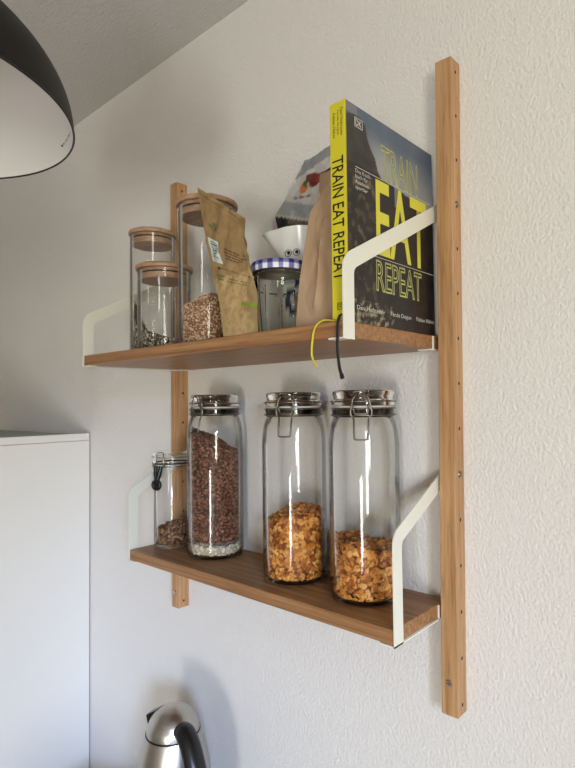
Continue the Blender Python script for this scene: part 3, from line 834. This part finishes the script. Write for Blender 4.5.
# spine lettering runs top to bottom
def sf(x, z): return ((x, 0, z), (0, 0, -1), (1, 0, 0))
def spine_text(name, body, length, height, x, z, bold=0):
    # reading downwards: u axis = -z, v axis = +x, face normal -y
    return lettering(name, body, length, height, ((x, 0, z), (0, 0, -1), (1, 0, 0)), M_ink, t, bold=bold)
spine_text('spine_title', 'TRAIN EAT REPEAT', .1540, .0178, -.0212, .2060, .01)
spine_text('spine_author', 'Dani Hofstetter', .036, .0042, -.0075, .2660)
spine_text('spine_author', 'Fende Dogun', .031, .0042, -.0135, .2640)
spine_text('spine_author', 'Fabian H\u00e4hni', .031, .0042, -.0195, .2620)
sm = B()
for (a, b_, c, d) in ((-.0160, -.0085, .0155, .0162), (-.0160, -.0085, .0235, .0242), (-.0160, -.0153, .0155, .0242), (-.0092, -.0085, .0155, .0242)): box(sm, a, b_, -.0003, -.0001, c, d)
sm = obj('spine_mark', sm, M_ink, t)
lettering('spine_mark_letters', 'DK', .0055, .0050, ((-.0147, 0, .0226), (0, 0, -1), (1, 0, 0)), M_ink, sm, bold=.01)
def ribbon(name, pts, m, w=.0017):
    loc = [Vector(p)-Vector(BK) for p in pts]
    b = B(); tube(b, spline(loc, 6), lambda s: w*(1 if s < .93 else 1.35), 8, flat=.4)
    return obj(name, b, m, t, 60)
M_yrib = mat('yellow_ribbon', rgb(226, 206, 62), .45); M_brib = mat('black_ribbon', rgb(18, 15, 18), .5)
ribbon('yellow_bookmark', [(-.0150, -.2285, .5518), (-.0230, -.2360, .5522), (-.0330, -.2435, .5530), (-.0420, -.2470, .5470), (-.0470, -.2475, .5350), (-.0494, -.2475, .5110), (-.0415, -.2475, .4970)], M_yrib, .0027)
ribbon('black_bookmark', [(-.0090, -.2290, .5540), (-.0065, -.2380, .5575), (-.0055, -.2450, .5560), (-.0060, -.2485, .5480), (-.0062, -.2495, .5320), (-.0060, -.2500, .5140), (-.0035, -.2500, .4930), (.0010, -.2500, .4800)], M_brib, .0023)

# ------------------------------------------------------------------ pendant lamp
LC = (-.3522, -.6215, .7845)
t = thing('pendant_lamp', 'black domed pendant lamp with a white inside, hanging from the ceiling at upper left', 'lamp', LC)
R, Hd = .2, .150
def dome(R, Hd, n=28): return [(R*math.sqrt(max(0, 1-(i/n)**2)), Hd*i/n) for i in range(n)]
outer = dome(R, Hd)+[(.030, Hd*.994), (.026, Hd*1.0), (.026, Hd+.05), (.02, Hd+.06), (0, Hd+.06)]
inner = [(R-.0012, .0)]+[(r, z) for r, z in dome(R-.0022, Hd-.003)][1:]+[(.02, Hd-.0035), (0, Hd-.0035)]
obj('shade', lathe(B(), [(R-.0012, 0)]+outer, 128), mat('black_lacquer', rgb(20, 17, 17), .5, spec=.25), t, 60)
obj('inner_shade', lathe(B(), inner, 128), mat('white_inner_lacquer', rgb(218, 214, 210), .55), t, 60)
obj('rim', tube(B(), [((R-.0004)*math.cos(a*PI/64), (R-.0004)*math.sin(a*PI/64), -.0004) for a in range(128)], .0013, 6, True), M_blackplastic, t, 180)
obj('socket', lathe(B(), [(0, Hd-.004), (.020, Hd-.004), (.020, Hd-.055), (0, Hd-.055)], 24), mat('white_socket', rgb(220, 216, 210), .4), t, 40)
obj('bulb', lathe(B(), [(.012, Hd-.055), (.014, Hd-.065), (.024, Hd-.082), (.028, Hd-.098), (.024, Hd-.114), (.012, Hd-.124), (0, Hd-.127)], 32), mat('frosted_bulb', rgb(230, 228, 222), .5), t, 60)
obj('cord', tube(B(), [(0, 0, Hd+.055), (0, 0, ZC-LC[2]-.02)], .003, 8), M_blackplastic, t)
obj('ceiling_rose', lathe(B(), [(0, ZC-LC[2]-.0005), (.045, ZC-LC[2]-.0005), (.045, ZC-LC[2]-.02), (.01, ZC-LC[2]-.03), (0, ZC-LC[2]-.03)], 32), M_blackplastic, t, 50)
mk = B()
for i in range(7):
    a = 1.462-.035*i; z = .0155; rr = (R-.0022)*math.sqrt(1-(z/(Hd-.003))**2)-.0012
    s = .0016 if i == 0 else .0007+.0003*(i % 2)
    bmesh.ops.create_icosphere(mk, subdivisions=1, radius=s, matrix=Matrix.Translation((rr*math.cos(a), rr*math.sin(a), z)))
obj('printed_mark', mk, mat('grey_ink', rgb(86, 84, 84), .6), t)

# ------------------------------------------------------------------ kettle
KX, KY = -.524, -.126
t = thing('kettle', 'brushed steel electric kettle with black handle on the worktop below', 'kettle', (KX, KY, KZ+.0005))
zs = -.1728-KZ                                  # lid seam height above the worktop
M_brushed = mat('brushed_steel', rgb(186, 182, 176), .3, 1)
n = nd(M_brushed, 'ShaderNodeTexNoise', Scale=30.0, Detail=3.0); lk(M_brushed, coords(M_brushed, (1, 1, 60)), n.inputs['Vector'])
bb = nd(M_brushed, 'ShaderNodeBump', Strength=.08, Distance=.001); lk(M_brushed, n.outputs['Fac'], bb.inputs['Height']); lk(M_brushed, bb.outputs['Normal'], bsdf(M_brushed).inputs['Normal'])
obj('kettle_body', lathe(B(), [(0, .022), (.074, .022), (.0765, .026), (.0765, .04), (.0765, .08), (.0745, .12), (.0710, .16), (.0655, .20), (.0585, .228), (.0515, zs-.0012), (.048, zs-.0010), (0, zs-.0010)], 72), M_brushed, t, 50)
obj('lid_seam', lathe(B(), [(.046, zs-.0012), (.0508, zs-.0010), (.0512, zs+.0008), (.046, zs+.0012)], 72, True), M_blackplastic, t, 50)
obj('lid', lathe(B(), [(.0, zs+.0012), (.0498, zs+.0012), (.0498, zs+.003), (.0480, zs+.012), (.0430, zs+.024), (.0340, zs+.034), (.0200, zs+.0405), (0, zs+.0430)], 72), M_brushed, t, 50)
obj('power_base', lathe(B(), [(0, 0), (.078, 0), (.080, .003), (.080, .014), (.077, .0185), (.072, .0215), (0, .0215)], 64), M_blackplastic, t, 50)
hv = Vector((.985, -.18, 0)).normalized(); sv = Vector((-.985, .18, 0)).normalized()
def kp(d, z): return hv*d+Vector((0, 0, z))
hp = [kp(.036, zs+.016), kp(.056, zs+.016), kp(.080, zs-.004), kp(.102, zs-.042), kp(.113, zs-.088), kp(.112, zs-.135), kp(.098, zs-.168), kp(.072, zs-.182)]
obj('handle', tube(B(), spline(hp, 8), lambda s: .0185+.001*math.sin(PI*s), 16, flat=.75), M_blackplastic, t, 80)
sv = Vector((-.95, -.30, 0)).normalized(); a0 = math.atan2(sv.y, sv.x)
obj('spout_rim', tube(B(), [(.0442*math.cos(a0-.10*k), .0442*math.sin(a0-.10*k), zs+.0240) for k in range(0, 15)], .0020, 6), M_blackplastic, t, 60)
def sp(d, z): return sv*d+Vector((0, 0, z))
sb = B()
poly = [sp(.040, zs+.003), sp(.0535, zs+.005), sp(.0575, zs+.0215), sp(.049, zs+.0260), sp(.030, zs+.0365)]
sd = sv.cross(Vector((0, 0, 1)))
a = [sb.verts.new(p_+sd*.011) for p_ in poly]; c = [sb.verts.new(p_-sd*.011) for p_ in poly]
sb.faces.new(a); sb.faces.new(list(reversed(c)))
for i in range(5): sb.faces.new((a[(i+1) % 5], a[i], c[i], c[(i+1) % 5]))
bmesh.ops.recalc_face_normals(sb, faces=sb.faces[:])
bmesh.ops.bevel(sb, geom=sb.edges[:], offset=.0015, segments=2, affect='EDGES')
obj('spout_flap', sb, M_blackplastic, t, 50)
